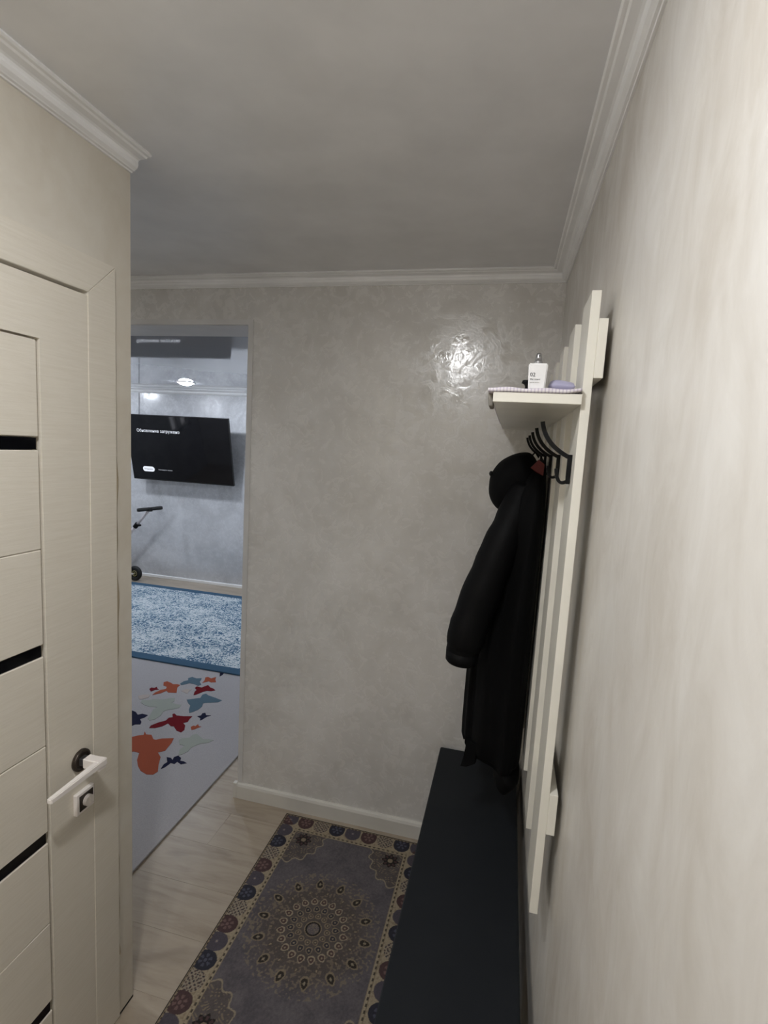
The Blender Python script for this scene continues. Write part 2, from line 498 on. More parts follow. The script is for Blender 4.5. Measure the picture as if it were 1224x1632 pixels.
bm.faces.new(lo[::-1]); bm.faces.new(hi)
bmesh.ops.bevel(bm, geom=list(bm.edges), offset=.0018, segments=2, affect='EDGES')
dpart('lever_grip', bm, M_white_metal, H)
ly, lz = 1.008, .776
L = dpart('lock_plate', boxes((FX, FX + .011, ly - .028, ly + .028, lz - .028, lz + .028), bevel=.0015), M_white_metal)
dpart('lock_inset', boxes((FX + .0105, FX + .0125, ly - .020, ly + .022, lz - .020, lz + .020)), M_bronze, L)
bm = bmesh.new(); disc(bm, (FX + .016, ly + .002, lz), .0135, 28, 'X', .012); box(bm, FX + .022, FX + .0235, ly + .001, ly + .003, lz - .009, lz + .009)
dpart('thumb_turn', bm, M_white_metal, L)

# ------------------------------------------------------------------ coat rack: slats, rails, shelf, hooks
SX0, SX1 = .1135, .1295
rack = empty('coat_rack', (SX0, 1.0, 0.8))
tag(rack, 'white slatted coat rack with a shelf and black hooks on the right wall', 'coat rack')
SY = [1.004 + .2465 * k for k in range(5)]
SW = .118
zb = [.795, .748, .80, .80, .80]
for k, y in enumerate(SY):
    mesh_obj('slat', boxes((SX0, SX1, y, min(y + SW, YF - .004), .775, 1.986), bevel=.0006), M_rack, rack)
for z0, z1 in ((1.836, 1.938), (.955, 1.040)):
    mesh_obj('rail', boxes((SX1, SX1 + .0155, 1.000, 2.07, z0, z1), bevel=.0006), M_rack, rack)
SHZ0, SHZ1 = 1.7885, 1.8065
SHX0 = -.041
mesh_obj('shelf', boxes((SHX0, SX0, .992, 2.055, SHZ0, SHZ1), bevel=.0008), M_rack, rack)
for k, y in enumerate(SY):
    yc = y + SW / 2 - .006
    if k == 4: yc = 2.035
    dx = 0
    bm = bmesh.new()
    A = []
    p0, p1, p2 = (.0535, 1.760), (.060, 1.718), (.1065, 1.6955)
    for t in np.linspace(0, 1, 12):
        A.append(((1 - t) ** 2 * p0[0] + 2 * t * (1 - t) * p1[0] + t * t * p2[0], (1 - t) ** 2 * p0[1] + 2 * t * (1 - t) * p1[1] + t * t * p2[1]))
    ribbon(bm, A, .0078, yc - .006, yc + .006)
    box(bm, .1055, SX0, yc - .0065, yc + .0065, 1.644, 1.700, bevel=.0008)
    Lh = []
    for t in np.linspace(-.15, 1.08, 12):
        a = -math.pi * .5 * (1 - t) * 1.0
        Lh.append((.0985 - .0115 * math.sin(t * math.pi / 2) * 1.0 - 0.0 + (.007 if t <= 0 else .007 * (1 - t)), 1.6475 - .004 * math.sin(t * math.pi) + .020 * max(0, t) ** 2.2))
    ribbon(bm, Lh, .006, yc - .006, yc + .006)
    mesh_obj('hook', bm, M_black_metal, rack)

# ------------------------------------------------------------------ cloth and things on the shelf
def cloth_mat():
    m = Mat('gingham_cloth').rough(.9).spec(.1)
    tc = m.n('ShaderNodeTexCoord'); sx = m.n('ShaderNodeSeparateXYZ'); m.l(tc.outputs['Object'], sx.inputs[0])
    a = m.math('FRACT', m.math('MULTIPLY', sx.outputs[0], 165.0)); b = m.math('FRACT', m.math('MULTIPLY', sx.outputs[1], 165.0)); c_ = m.math('FRACT', m.math('MULTIPLY', sx.outputs[2], 165.0))
    fa = m.math('LESS_THAN', a, .36); fb = m.math('LESS_THAN', b, .36); fc = m.math('LESS_THAN', c_, .36)
    f = m.math('MINIMUM', m.math('ADD', m.math('MULTIPLY', fa, .5), m.math('ADD', m.math('MULTIPLY', fb, .25), m.math('MULTIPLY', fc, .3))), 1.0)
    m.color(m.mix(f, s2l((236, 232, 232)), s2l((186, 176, 194))))
    return m.m
M_cloth = cloth_mat()
bm = bmesh.new()
NX, NY = 40, 60
cx0, cx1, cy0, cy1 = SHX0 - .010, SX0 - .0015, .990, 2.04
def cloth_top(x, y):
    return SHZ1 + .0075 + .0012 * math.sin(x * 95 + y * 3) + .0008 * math.sin(y * 41) + .0015 * max(0, (x - .06) / .05)
g0 = [[bm.verts.new((cx0 + (cx1 - cx0) * i / NX, cy0 + (cy1 - cy0) * j / NY, cloth_top(cx0 + (cx1 - cx0) * i / NX, cy0 + (cy1 - cy0) * j / NY))) for j in range(NY + 1)] for i in range(NX + 1)]
g1 = [[bm.verts.new((v.co.x, v.co.y, max(SHZ1 + .0006, v.co.z - .0078 + (.003 * max(0, (v.co.x - .06) / .05) if True else 0)))) for v in r_] for r_ in g0]
for i in range(NX):
    for j in range(NY):
        bm.faces.new((g0[i][j], g0[i + 1][j], g0[i + 1][j + 1], g0[i][j + 1])); bm.faces.new((g1[i][j], g1[i][j + 1], g1[i + 1][j + 1], g1[i + 1][j]))
for i in range(NX):
    bm.faces.new((g0[i][0], g1[i][0], g1[i + 1][0], g0[i + 1][0])); bm.faces.new((g0[i][NY], g0[i + 1][NY], g1[i + 1][NY], g1[i][NY]))
for j in range(NY):
    bm.faces.new((g0[0][j], g0[0][j + 1], g1[0][j + 1], g1[0][j])); bm.faces.new((g0[NX][j], g1[NX][j], g1[NX][j + 1], g0[NX][j + 1]))
cl = mesh_obj('shelf_cloth', bm, M_cloth, None, True)
tag(cl, 'folded white cloth with fine lilac checks covering the rack shelf', 'cloth')
# the flap that hangs over the shelf's open long edge; its shade is put into the grey colour
bm = bmesh.new()
box(bm, SHX0 - .0115, SHX0 - .0008, 1.03, 1.105, SHZ0 - .005, SHZ1 + .0015, bevel=.003, seg=2)
for v in bm.verts:
    if v.co.z < SHZ0 + .004: v.co.x += .0022 if v.co.x < SHX0 - .006 else 0
tag(mesh_obj('hanging_corner', bm, plain('shaded_cloth_corner', s2l((132, 128, 121)), rough=.9, spec=.1), cl, True), 'cloth corner coloured shaded grey, hanging over the edge')
CT = SHZ1 + .0090

def rot_parent(o, ang): o.rotation_euler = (0, 0, ang)
# perfume bottle
by = 1.035
bt = empty('perfume_bottle', (.035, by, CT))
tag(bt, 'white square perfume bottle marked 02 with a chrome sprayer on the shelf', 'bottle')
M_bottle = plain('white_bottle', s2l((226, 226, 226)), rough=.2)
bm = bmesh.new(); r = bmesh.ops.create_cube(bm, size=1)
for v in r['verts']:
    k = 1.0 if v.co.z > 0 else .86
    v.co = Vector((.035 + v.co.x * .0345 * k, by + v.co.y * .028 * k, CT + (v.co.z + .5) * .048))
bmesh.ops.bevel(bm, geom=list(bm.edges), offset=.0022, segments=3, affect='EDGES')
bot = mesh_obj('bottle_body', bm, M_bottle, bt)
for a, (z, r_) in enumerate(((CT + .050, .0078),)):
    bm = bmesh.new(); disc(bm, (.035, by, z), r_, 24, 'Z', .006); mesh_obj('collar', bm, M_steel, bt)
bm = bmesh.new(); tube(bm, [(.035, by, CT + .052), (.035, by, CT + .060), (.035, by, CT + .066), (.035, by, CT + .068)], [.0062, .0058, .0050, .0035], 20)
sp = mesh_obj('sprayer', bm, M_steel, bt, True)
bm = bmesh.new(); disc(bm, (.0358, by - .0057, CT + .0620), .0011, 12, 'Y', .001); mesh_obj('nozzle', bm, M_black_metal, sp)
M_ink = plain('dark_ink', (.02, .02, .025), rough=.6)
M_ink2 = plain('pale_ink', s2l((170, 165, 158)), rough=.6)
tilt = math.radians(90) + math.atan2(.14 * .014, .048)
def on_bottle(z, x): return Matrix.Translation((x, by - .0132 - (z - CT - .024) * .0405, z)) @ Matrix.Rotation(math.radians(92.3), 4, 'X')
text_mesh('print_number', '02', .0098, M_ink, bt, on_bottle(CT + .0240, .0215), extrude=.0003)
text_mesh('print_name', 'the scent', .0050, M_ink, bt, on_bottle(CT + .0175, .0217), extrude=.0002)
text_mesh('print_line', 'eau de parfum', .0030, M_ink2, bt, on_bottle(CT + .0125, .0219), extrude=.0002)
# lilac soft pack of tissues
M_lilac = plain('lilac_film', s2l((168, 166, 192)), rough=.35)
M_lilac2 = plain('pale_lilac_print', s2l((205, 203, 225)), rough=.4)
bm = bmesh.new()
nx, ny = 16, 12
px0, px1, py0, py1 = .0585, .1055, 1.045, 1.135
def pk(i, j, s):
    u, v = i / nx, j / ny
    e = (1 - abs(2 * u - 1) ** 6) * (1 - abs(2 * v - 1) ** 6)
    return Vector((px0 + (px1 - px0) * u, py0 + (py1 - py0) * v, CT + .0118 + s * (.0085 * e ** .35 + .0018) + (.0018 * math.sin(u * 5) if s > 0 else 0)))
gt = [[bm.verts.new(pk(i, j, 1)) for j in range(ny + 1)] for i in range(nx + 1)]
gb = [[bm.verts.new(pk(i, j, -1)) for j in range(ny + 1)] for i in range(nx + 1)]
for i in range(nx):
    for j in range(ny):
        bm.faces.new((gt[i][j], gt[i + 1][j], gt[i + 1][j + 1], gt[i][j + 1])); bm.faces.new((gb[i][j], gb[i][j + 1], gb[i + 1][j + 1], gb[i + 1][j]))
for i in range(nx):
    bm.faces.new((gt[i][0], gb[i][0], gb[i + 1][0], gt[i + 1][0])); bm.faces.new((gt[i][ny], gt[i + 1][ny], gb[i + 1][ny], gb[i][ny]))
for j in range(ny):
    bm.faces.new((gt[0][j], gt[0][j + 1], gb[0][j + 1], gb[0][j])); bm.faces.new((gt[nx][j], gb[nx][j], gb[nx][j + 1], gt[nx][j + 1]))
pack = mesh_obj('tissue_pack', bm, M_lilac, None, True)
tag(pack, 'small lilac soft pack lying beside the perfume bottle', 'packet')
# small black flared thing behind the bottle
bm = bmesh.new()
bx_, by_ = .0205, 1.075
tube(bm, [(bx_, by_, CT), (bx_, by_, CT + .012), (bx_ - .001, by_, CT + .017), (bx_ - .003, by_, CT + .021), (bx_ - .003, by_, CT + .0235)], [.0058, .0055, .0062, .0100, .0078], 20)
tag(mesh_obj('black_cap', bm, M_black_metal, None, True), 'small black flared cap half hidden behind the perfume bottle', 'cap')

# ------------------------------------------------------------------ coat on the hooks
def coat_mat(name, c, rough):
    m = Mat(name).rough(rough).spec(.12)
    f = m.noise(m.coords((1, 1, .4)), 22, 5, .6, .5)
    m.color(m.ramp(f, [(.3, tuple(x * .8 for x in c)), (.7, c)]))
    m.bump(f, .25, .006)
    return m.m
M_coat = coat_mat('black_coat_cloth', (.0016, .0016, .0019), .8)
M_sleeve = coat_mat('black_nylon', (.0022, .0022, .0027), .6)
M_red = plain('red_lining', s2l((84, 12, 9)), rough=.7, grain=.2)
coat = empty('hooded_coat', (.02, 1.7, .70))
tag(coat, 'long black hooded coat with a puffy sleeve hanging from the rack hooks', 'coat')
# body: plan sections from collar to hem, flat against the slats, folds growing downwards
sec = [  # z, x_left, y_near, y_far
    (1.672, .070, 1.565, 1.80), (1.640, .046, 1.515, 1.86), (1.585, .018, 1.455, 1.93), (1.50, .000, 1.425, 1.985), (1.36, -.030, 1.425, 2.00),
    (1.20, -.062, 1.435, 2.00), (1.05, -.079, 1.445, 2.00), (.92, -.080, 1.448, 2.00), (.80, -.080, 1.450, 2.00), (.715, -.080, 1.450, 2.00)]
NP = 72
bm = bmesh.new(); rings = []
XB = SX0 - .0035
for q, (z, xl, yn, yf) in enumerate(sec):
    ring = []
    amp = .002 + .009 * min(1, max(0, (1.62 - z) / .7))
    for k in range(NP):
        t = 2 * math.pi * k / NP
        # superellipse in plan: near face is slanted so the near-right edge lies on the slats
        cxm, cym = (xl + XB) / 2, (yn + yf) / 2
        ct, st = math.cos(t), math.sin(t)
        e = .62
        X_ = cxm + (XB - xl) / 2 * math.copysign(abs(ct) ** e, ct)
        Y_ = cym + (yf - yn) / 2 * math.copysign(abs(st) ** e, st)
        if st < 0:      # shear the near side back towards the open edge
            Y_ += (XB - X_) / max(.05, XB - xl) * .13 * min(1, max(0.15, (1.66 - z) / .3)) * (-st) ** .6
        fold = amp * (math.sin(11 * t + 1.3 + z * 2.1) + .6 * math.sin(19 * t + z * 3.3))
        f = 0 if ct > .75 else 1
        X_ -= f * fold * .5 * (-ct if ct < 0 else .3); Y_ += f * fold * (1 if st > 0 else -1) * abs(st) * .9
        zz = z
        if q == len(sec) - 1: zz = z + .012 * math.sin(7 * t + .6) + .006 * math.sin(13 * t) + (.0 if ct > 0 else -.01 * ct)
        X_ = min(X_, XB - (.0085 if z > 1.63 else 0))
        ring.append(bm.verts.new((X_, Y_, zz)))
    rings.append(ring)
for a, b in zip(rings, rings[1:]):
    for k in range(NP): bm.faces.new((a[k], b[k], b[(k + 1) % NP], a[(k + 1) % NP]))
c_ = bm.verts.new((.095, 1.69, 1.690))
for k in range(NP): bm.faces.new((rings[0][k], rings[0][(k + 1) % NP], c_))
ins = [bm.verts.new((.5 * (v.co.x + .02), .5 * (v.co.y + 1.72), v.co.z + .05)) for v in rings[-1]]
for k in range(NP): bm.faces.new((rings[-1][k], ins[k], ins[(k + 1) % NP], rings[-1][(k + 1) % NP]))
bm.faces.new(ins)
body = mesh_obj('coat_body', bm, M_coat, coat, True)
sub = body.modifiers.new('smooth', 'SUBSURF'); sub.levels = 1; sub.render_levels = 1
# lower front corner that hangs beyond the hem
bm = bmesh.new()
lap = [(-.060, 1.565, .80), (-.066, 1.570, .74), (-.074, 1.580, .698), (-.055, 1.560, .712), (-.030, 1.545, .735), (-.028, 1.545, .80)]
vsA = [bm.verts.new(p) for p in lap]; vsB = [bm.verts.new((p[0] + .004, p[1] + .014, p[2])) for p in lap]
for k in range(6): bm.faces.new((vsA[k], vsA[(k + 1) % 6], vsB[(k + 1) % 6], vsB[k]))
bm.faces.new(vsA[::-1]); bm.faces.new(vsB)
mesh_obj('hem_corner', bm, M_coat, body)
# rounded lobe of cloth at the slat side of the hem
def blob(c, r, n=24, m_=16, fn=None):
    bm = bmesh.new()
    bmesh.ops.create_uvsphere(bm, u_segments=n, v_segments=m_, radius=1)
    for v in bm.verts:
        d = v.co.copy(); k = fn(d) if fn else 1
        v.co = Vector(c) + Vector((d.x * r[0] * k, d.y * r[1] * k, d.z * r[2] * k))
    return bm
mesh_obj('hem_fold', blob((.068, 1.60, .715), (.040, .115, .060), fn=lambda d: 1 + .05 * math.sin(5 * d.z + 3 * d.x)), M_coat, body, True)
# hood: outline in the XZ plane inflated along Y
def inflate(outline, yc, yt, rings_=9, N=64):
    P = [Vector((x, 0, z)) for x, z in outline]
    n = len(P)
    def cr(p0, p1, p2, p3, t):
        return .5 * ((2 * p1) + (-p0 + p2) * t + (2 * p0 - 5 * p1 + 4 * p2 - p3) * t * t + (-p0 + 3 * p1 - 3 * p2 + p3) * t ** 3)
    S = []
    for i in range(N):
        u = i / N * n; k = int(u); t = u - k
        S.append(cr(P[(k - 1) % n], P[k], P[(k + 1) % n], P[(k + 2) % n], t))
    c = sum(S, Vector()) / N
    bm = bmesh.new(); R = []
    for j in range(-rings_, rings_ + 1):
        a = j / rings_ * math.pi / 2 * .97
        s, y = math.cos(a) ** .7, math.sin(a) * yt
        R.append([bm.verts.new((c.x + (p.x - c.x) * s, yc + y, c.z + (p.z - c.z) * s)) for p in S])
    for a, b in zip(R, R[1:]):
        for k in range(N): bm.faces.new((a[k], a[(k + 1) % N], b[(k + 1) % N], b[k]))
    bm.faces.new(R[0][::-1]); bm.faces.new(R[-1])
    return bm
hood = mesh_obj('hood', inflate([(.030, 1.702), (-.003, 1.690), (-.033, 1.668), (-.054, 1.632), (-.058, 1.600), (-.055, 1.568), (-.040, 1.540), (-.016, 1.524), (.030, 1.530), (.075, 1.57), (.092, 1.63), (.080, 1.672), (.058, 1.700)], 1.625, .085), M_coat, coat, True)
mesh_obj('cord_stopper', blob((-.0535, 1.60, 1.634), (.006, .009, .008)), M_black_metal, hood, True)
bm = bmesh.new(); tube(bm, [(.060, 1.70, 1.69), (.072, 1.69, 1.705), (.084, 1.70, 1.69)], .003, 8); mesh_obj('hanging_loop', bm, M_coat, coat, True)
# red lining showing at the open collar
bm = bmesh.new()
lin = [(.056, 1.524, 1.660), (.076, 1.518, 1.684), (.092, 1.512, 1.672), (.091, 1.510, 1.640), (.072, 1.512, 1.648)]
a = [bm.verts.new(p) for p in lin]; b = [bm.verts.new((p[0], p[1] + .012, p[2])) for p in lin]
for k in range(5): bm.faces.new((a[k], a[(k + 1) % 5], b[(k + 1) % 5], b[k]))
bm.faces.new(a[::-1]); bm.faces.new(b)
tag(mesh_obj('lining', bm, M_red, coat), 'red lining at the collar')
# quilted sleeve
cl_pts = [((.050, 1.56, 1.600), .044), ((.028, 1.535, 1.530), .050), ((.000, 1.52, 1.450), .053), ((-.028, 1.51, 1.365), .055), ((-.055, 1.505, 1.275), .057), ((-.078, 1.50, 1.190), .057), ((-.088, 1.50, 1.130), .054), ((-.093, 1.50, 1.095), .043)]
pts, rad = [], []
for i in range(len(cl_pts) - 1):
    (p, r0), (q, r1) = cl_pts[i], cl_pts[i + 1]
    for t in np.linspace(0, 1, 6, endpoint=False):
        pts.append(Vector(p).lerp(Vector(q), float(t))); s_ = (i + t)
        rad.append((r0 + (r1 - r0) * t) * (1 - .05 * (abs(math.cos(s_ * math.pi / 1.55)) ** 8) + .01 * math.sin(s_ * 7)))
pts.append(Vector(cl_pts[-1][0])); rad.append(cl_pts[-1][1]); pts.append(Vector((-.094, 1.50, 1.088))); rad.append(.030)
bm = bmesh.new(); tube(bm, pts, rad, 28)
slv = mesh_obj('sleeve', bm, M_sleeve, coat, True)
bm = bmesh.new(); tube(bm, [(-.0905, 1.50, 1.112), (-.0935, 1.50, 1.080), (-.094, 1.50, 1.074)], [.049, .046, .040], 28); mesh_obj('cuff', bm, M_sleeve, slv, True)

# ------------------------------------------------------------------ padded bench
bench = empty('shoe_bench', (-.03, 1.35, 0))
tag(bench, 'narrow bench with a padded dark navy top along the right wall', 'bench')
def leather(name, c):
    m = Mat(name).rough(.62).spec(.3)
    v = m.n('ShaderNodeTexVoronoi'); v.inputs['Scale'].default_value = 420; m.l(m.coords(), v.inputs['Vector'])
    m.color(m.ramp(m.noise(m.coords(), 8, 4), [(.3, tuple(x * .85 for x in c)), (.7, c)])); m.bump(v.outputs['Distance'], .15, .001)
    return m.m
M_navy = leather('dark_navy_leatherette', (.0085, .011, .0145))
M_dark = plain('dark_bench_board', (.02, .018, .017), rough=.6)
mesh_obj('cushion', boxes((-.187, .126, .62, 2.083, .375, .452), bevel=.008, seg=3), M_navy, bench, False)
mesh_obj('seat_board', boxes((-.180, .122, .63, 2.078, .355, .375), bevel=.001), M_dark, bench)
for y in (.66, 1.32, 2.03):
    mesh_obj('side_panel', boxes((-.170, .118, y, y + .018, .03, .355)), M_dark, bench)
mesh_obj('bottom_shelf', boxes((-.165, .116, .678, 2.03, .10, .118)), M_dark, bench)
for x in (-.155, .09):
    for y in (.669, 1.329, 2.039): 
        bm = bmesh.new(); tube(bm, [(x, y, 0), (x, y, .032)], [.010, .014], 12); mesh_obj('foot', bm, M_dark, bench)

# ------------------------------------------------------------------ patterned hall rug (colour of the weave stored per vertex)
def vnoise(x, y, s, seed):
    g = np.random.default_rng(seed).random((256, 256))
    X = x * s + 100; Y = y * s + 100
    xi = np.floor(X).astype(int); yi = np.floor(Y).astype(int); fx = X - xi; fy = Y - yi
    fx = fx * fx * (3 - 2 * fx); fy = fy * fy * (3 - 2 * fy)
    G = lambda a, b: g[a % 256, b % 256]
    return (G(xi, yi) * (1 - fx) + G(xi + 1, yi) * fx) * (1 - fy) + (G(xi, yi + 1) * (1 - fx) + G(xi + 1, yi + 1) * fx) * fy
RA, RB = .328, .508
def rug_color(x, y):
    C = lambda *c: np.array(s2l(c))
    FIELD, FIELD2, TAN, TAN2, NAVY, PURP, MAR, CREAM, DARK, BROWN = C(84, 80, 84), C(106, 101, 103), C(150, 138, 118), C(128, 115, 97), C(50, 50, 58), C(78, 73, 80), C(76, 60, 60), C(142, 132, 117), C(44, 41, 40), C(82, 74, 68)
    n1 = vnoise(x, y, 22, 1); n2 = vnoise(x, y, 150, 2); n3 = vnoise(x, y, 420, 3)
    col = FIELD[None] + (FIELD2 - FIELD)[None] * np.clip(n1 * .7 + n2 * .6 - .3, 0, 1)[:, None]
    def put(mask, c, a=1.0):
        a = np.broadcast_to(np.asarray(a, float), mask.shape)[mask][:, None]
        col[mask] = col[mask] * (1 - a) + np.asarray(c) * a
    dx, dy = RA - np.abs(x), RB - np.abs(y)
    d = np.minimum(dx, dy)
    # central medallion
    r = np.hypot(x, y); th = np.arctan2(y, x)
    put(r < .235, BROWN, np.clip((.235 - r) / .12, 0, .75))
    fleck = (n2 > .66) & (r < .24) & (r > .11); put(fleck, TAN2, .55)
    def petals(R, k, rx, ry, ph, c, edge, ring=.62):
        a = (th - ph) * k / (2 * np.pi); la = (a - np.round(a)) * 2 * np.pi / k * R; lr = r - R
        w = rx * np.clip(1 - (lr / ry) * .45, .3, 1.6)
        q = np.hypot(la / w, lr / ry)
        put(q < 1, edge, .95); put(q < ring, c, .95); put(q < .25, TAN, .8)
    petals(.188, 14, .015, .024, 0, DARK, TAN2, .72)
    put((np.abs(np.hypot(r - .188, 0)) < .002) & (n3 > .55), TAN2, .5)
    petals(.150, 14, .005, .009, .22, TAN2, BROWN)
    petals(.112, 20, .0125, .015, 0, MAR, TAN, .7)
    petals(.080, 16, .0115, .014, .2, NAVY, TAN2, .72)
    petals(.052, 12, .0105, .012, 0, BROWN, TAN2, .66)
    put(r < .031, TAN2); put(r < .027, DARK); put(r < .021, C(96, 90, 92)); put((r < .021) & (n3 > .6), TAN2, .6)
    # corner spandrels
    A, B = .243, .423
    px, py = A - np.abs(x), B - np.abs(y)
    ang = np.arctan2(py, px); rr = np.hypot(px / .150, py / .185)
    bound = .95 + .05 * np.cos(ang * 18)
    sp_ = (rr < bound) & (px > 0) & (py > 0)
    fil = np.sin(px * 210 + 5 * np.sin(py * 90)) * np.sin(py * 230 + 5 * np.sin(px * 80))
    put(sp_, BROWN, .55); put(sp_ & (fil > .45), TAN2, .75); put(sp_ & (rr > bound - .035), TAN, .75)
    qx, qy = px - .052, py - .046; q = np.hypot(qx, qy); qa = np.arctan2(qy, qx)
    fl = q < .036 * (.86 + .14 * np.cos(8 * qa)); put(fl & sp_, DARK)
    put(fl & sp_ & (np.abs(q - .023) < .006) & (np.cos(8 * qa) > .1), MAR); put(fl & sp_ & (q < .011), TAN2)
    # guard stripes
    put(d < .090, TAN2); put((d < .088) & (d > .080), TAN)
    along = np.where(dx < dy, y, x)
    put((d < .085) & (d > .0795) & (np.abs((along / .020) % 1 - .5) < .26), DARK, .85)
    put(d < .078, TAN); put((d < .078) & (n2 > .72), TAN2, .7)
    # chain of medallions in the border
    for vert in (True, False):
        side = (dx < dy) if vert else (dx >= dy)
        n = 15 if vert else 9; span = 2 * (RB if vert else RA)
        t = (along + span / 2) / span * n; ci_ = np.floor(t).astype(int); lt = (t - ci_ - .5) * span / n
        w = d - .012
        hw_ = .034 * np.clip(1 - np.abs((w - .020) / .040) ** 2.6, 0, 1) ** .6
        inside = side & (np.abs(lt) < hw_) & (w > -.004) & (w < .060)
        kind = (ci_ + (0 if vert else 1)) % 4
        for kd, c, c2 in ((0, NAVY, C(82, 82, 96)), (1, PURP, C(104, 98, 106)), (2, MAR, C(116, 94, 90)), (3, CREAM, MAR)):
            s_ = inside & (kind == kd); put(s_, c)
            qd = np.hypot(lt, w - .022); qan = np.arctan2(w - .022, lt)
            if kd == 1: put(s_ & (qd < .006), c2, .9); put(s_ & (qd < .0025), TAN, .9)
            elif kd == 3: put(s_ & (np.sin(lt * 420) * np.sin(w * 420) > .25), c2, .85); put(s_ & (np.sin(lt * 300 + 2) * np.sin(w * 310) > .6), NAVY, .9)
            else:
                put(s_ & (np.abs(qd - .016) < .006) & (np.cos(6 * qan) > -.1), c2, .75); put(s_ & (qd < .006), c2, .9)
    put((d < .0115) & (d > .006), TAN2); put((d < .0105) & (d > .0075) & (np.abs((along / .016) % 1 - .5) < .25), DARK, .8)
    put(d < .006, DARK)
    f = (.86 + .28 * n3)[:, None]
    return np.clip(col * f, 0, 1)
rx, ry = -.534, 1.549
nx, ny = 328, 508
gx = np.linspace(-RA, RA, nx + 1); gy = np.linspace(-RB, RB, ny + 1)
GX, GY = np.meshgrid(gx, gy, indexing='ij')
gxf, gyf = GX.ravel(), GY.ravel()
top = .0065
zt = np.full(gxf.shape, top) + .0006 * vnoise(gxf, gyf, 300, 9)
edge = np.minimum(RA - np.abs(gxf), RB - np.abs(gyf)) < 1e-5
zt[edge] = .0008
ii, jj = np.meshgrid(np.arange(nx), np.arange(ny), indexing='ij')
v0 = (ii * (ny + 1) + jj).ravel()
quads = np.stack([v0, v0 + ny + 1, v0 + ny + 2, v0 + 1], 1)
me = bpy.data.meshes.new('rug_pile')
me.vertices.add(len(gxf)); me.vertices.foreach_set('co', np.stack([gxf, gyf, zt], 1).astype(np.float32).ravel())
me.loops.add(quads.size); me.loops.foreach_set('vertex_index', quads.ravel().astype(np.int32))
me.polygons.add(len(quads)); me.polygons.foreach_set('loop_start', np.arange(0, quads.size, 4, dtype=np.int32))
me.update(calc_edges=True)
ca = me.color_attributes.new('weave', 'FLOAT_COLOR', 'POINT')
cc = np.ones((len(gxf), 4), np.float32); cc[:, :3] = rug_color(gxf, gyf)
ca.data.foreach_set('color', cc.ravel())
m = Mat('woven_rug').rough(.95).spec(.1)
at = m.n('ShaderNodeAttribute', attribute_name='weave'); m.color(at.outputs['Color'])
m.bump(m.noise(m.coords(), 700, 2), .3, .002)
me.materials.append(m.m)
rug = bpy.data.objects.new('hall_rug', me); rug.location = (rx, ry, 0); link(rug)
tag(rug, 'small oriental rug with a round central medallion on the hall floor', 'rug')

# ------------------------------------------------------------------ living-room rugs
def blue_mat():
    m = Mat('distressed_blue_weave').rough(.95).spec(.1)
    v = m.coords((1, 1, 1))
    a = m.noise(v, 38, 2, .5, 2.0); b = m.noise(v, 4.5, 3, .5, .4); c = m.noise(v, 80, 1, .5, .4)
    t = m.math('ADD', m.math('ADD', m.math('MULTIPLY', a, .90), m.math('MULTIPLY', b, .38)), m.math('MULTIPLY', c, .40))
    m.color(m.ramp(t, [(.74, s2l((62, 94, 124))), (.80, s2l((96, 130, 156))), (.825, s2l((188, 202, 208))), (.95, s2l((206, 212, 216)))]))
    return m.m
M_blue = blue_mat(); M_blue_b = plain('blue_rug_border', s2l((66, 94, 118)), rough=.95, spec=.1, grain=.3, gscale=500)
bx0, bx1, by0, by1 = -4.40, -1.45, 3.236, 4.945
br = empty('blue_rug', (-2.9, 4.09, 0)); tag(br, 'pale blue distressed rug with a plain blue border below the television', 'rug')
zb0, zb1 = .0125, .0215
mesh_obj('rug_field', boxes((bx0 + .085, bx1 - .085, by0 + .085, by1 - .085, zb0, zb1)), M_blue, br)
mesh_obj('rug_border', boxes((bx0, bx1, by0, by0 + .085, zb0, zb1), (bx0, bx1, by1 - .085, by1, zb0, zb1), (bx0, bx0 + .085, by0 + .085, by1 - .085, zb0, zb1), (bx1 - .085, bx1, by0 + .085, by1 - .085, zb0, zb1)), M_blue_b, br)
def grey_mat():
    m = Mat('pale_grey_pile').rough(.95).spec(.1)
    f = m.noise(m.coords(), 260, 3); g = m.noise(m.coords(), 3, 4)
    m.color(m.mix(m.mrange(g, 0, .5), m.ramp(f, [(.3, s2l((162, 160, 163))), (.7, s2l((181, 179, 181)))]), s2l((165, 163, 166))))
    m.bump(f, .3, .002); return m.m
M_grey = grey_mat()
rg = empty('butterfly_rug', (-2.0, 2.4, 0)); tag(rg, 'pale grey rug with coloured butterflies in the living room opening', 'rug')
RGZ = .0105
mesh_obj('rug_pile', boxes((-2.83, -1.287, 1.36, 3.34, 0.0005, RGZ), bevel=.002), M_grey, rg)
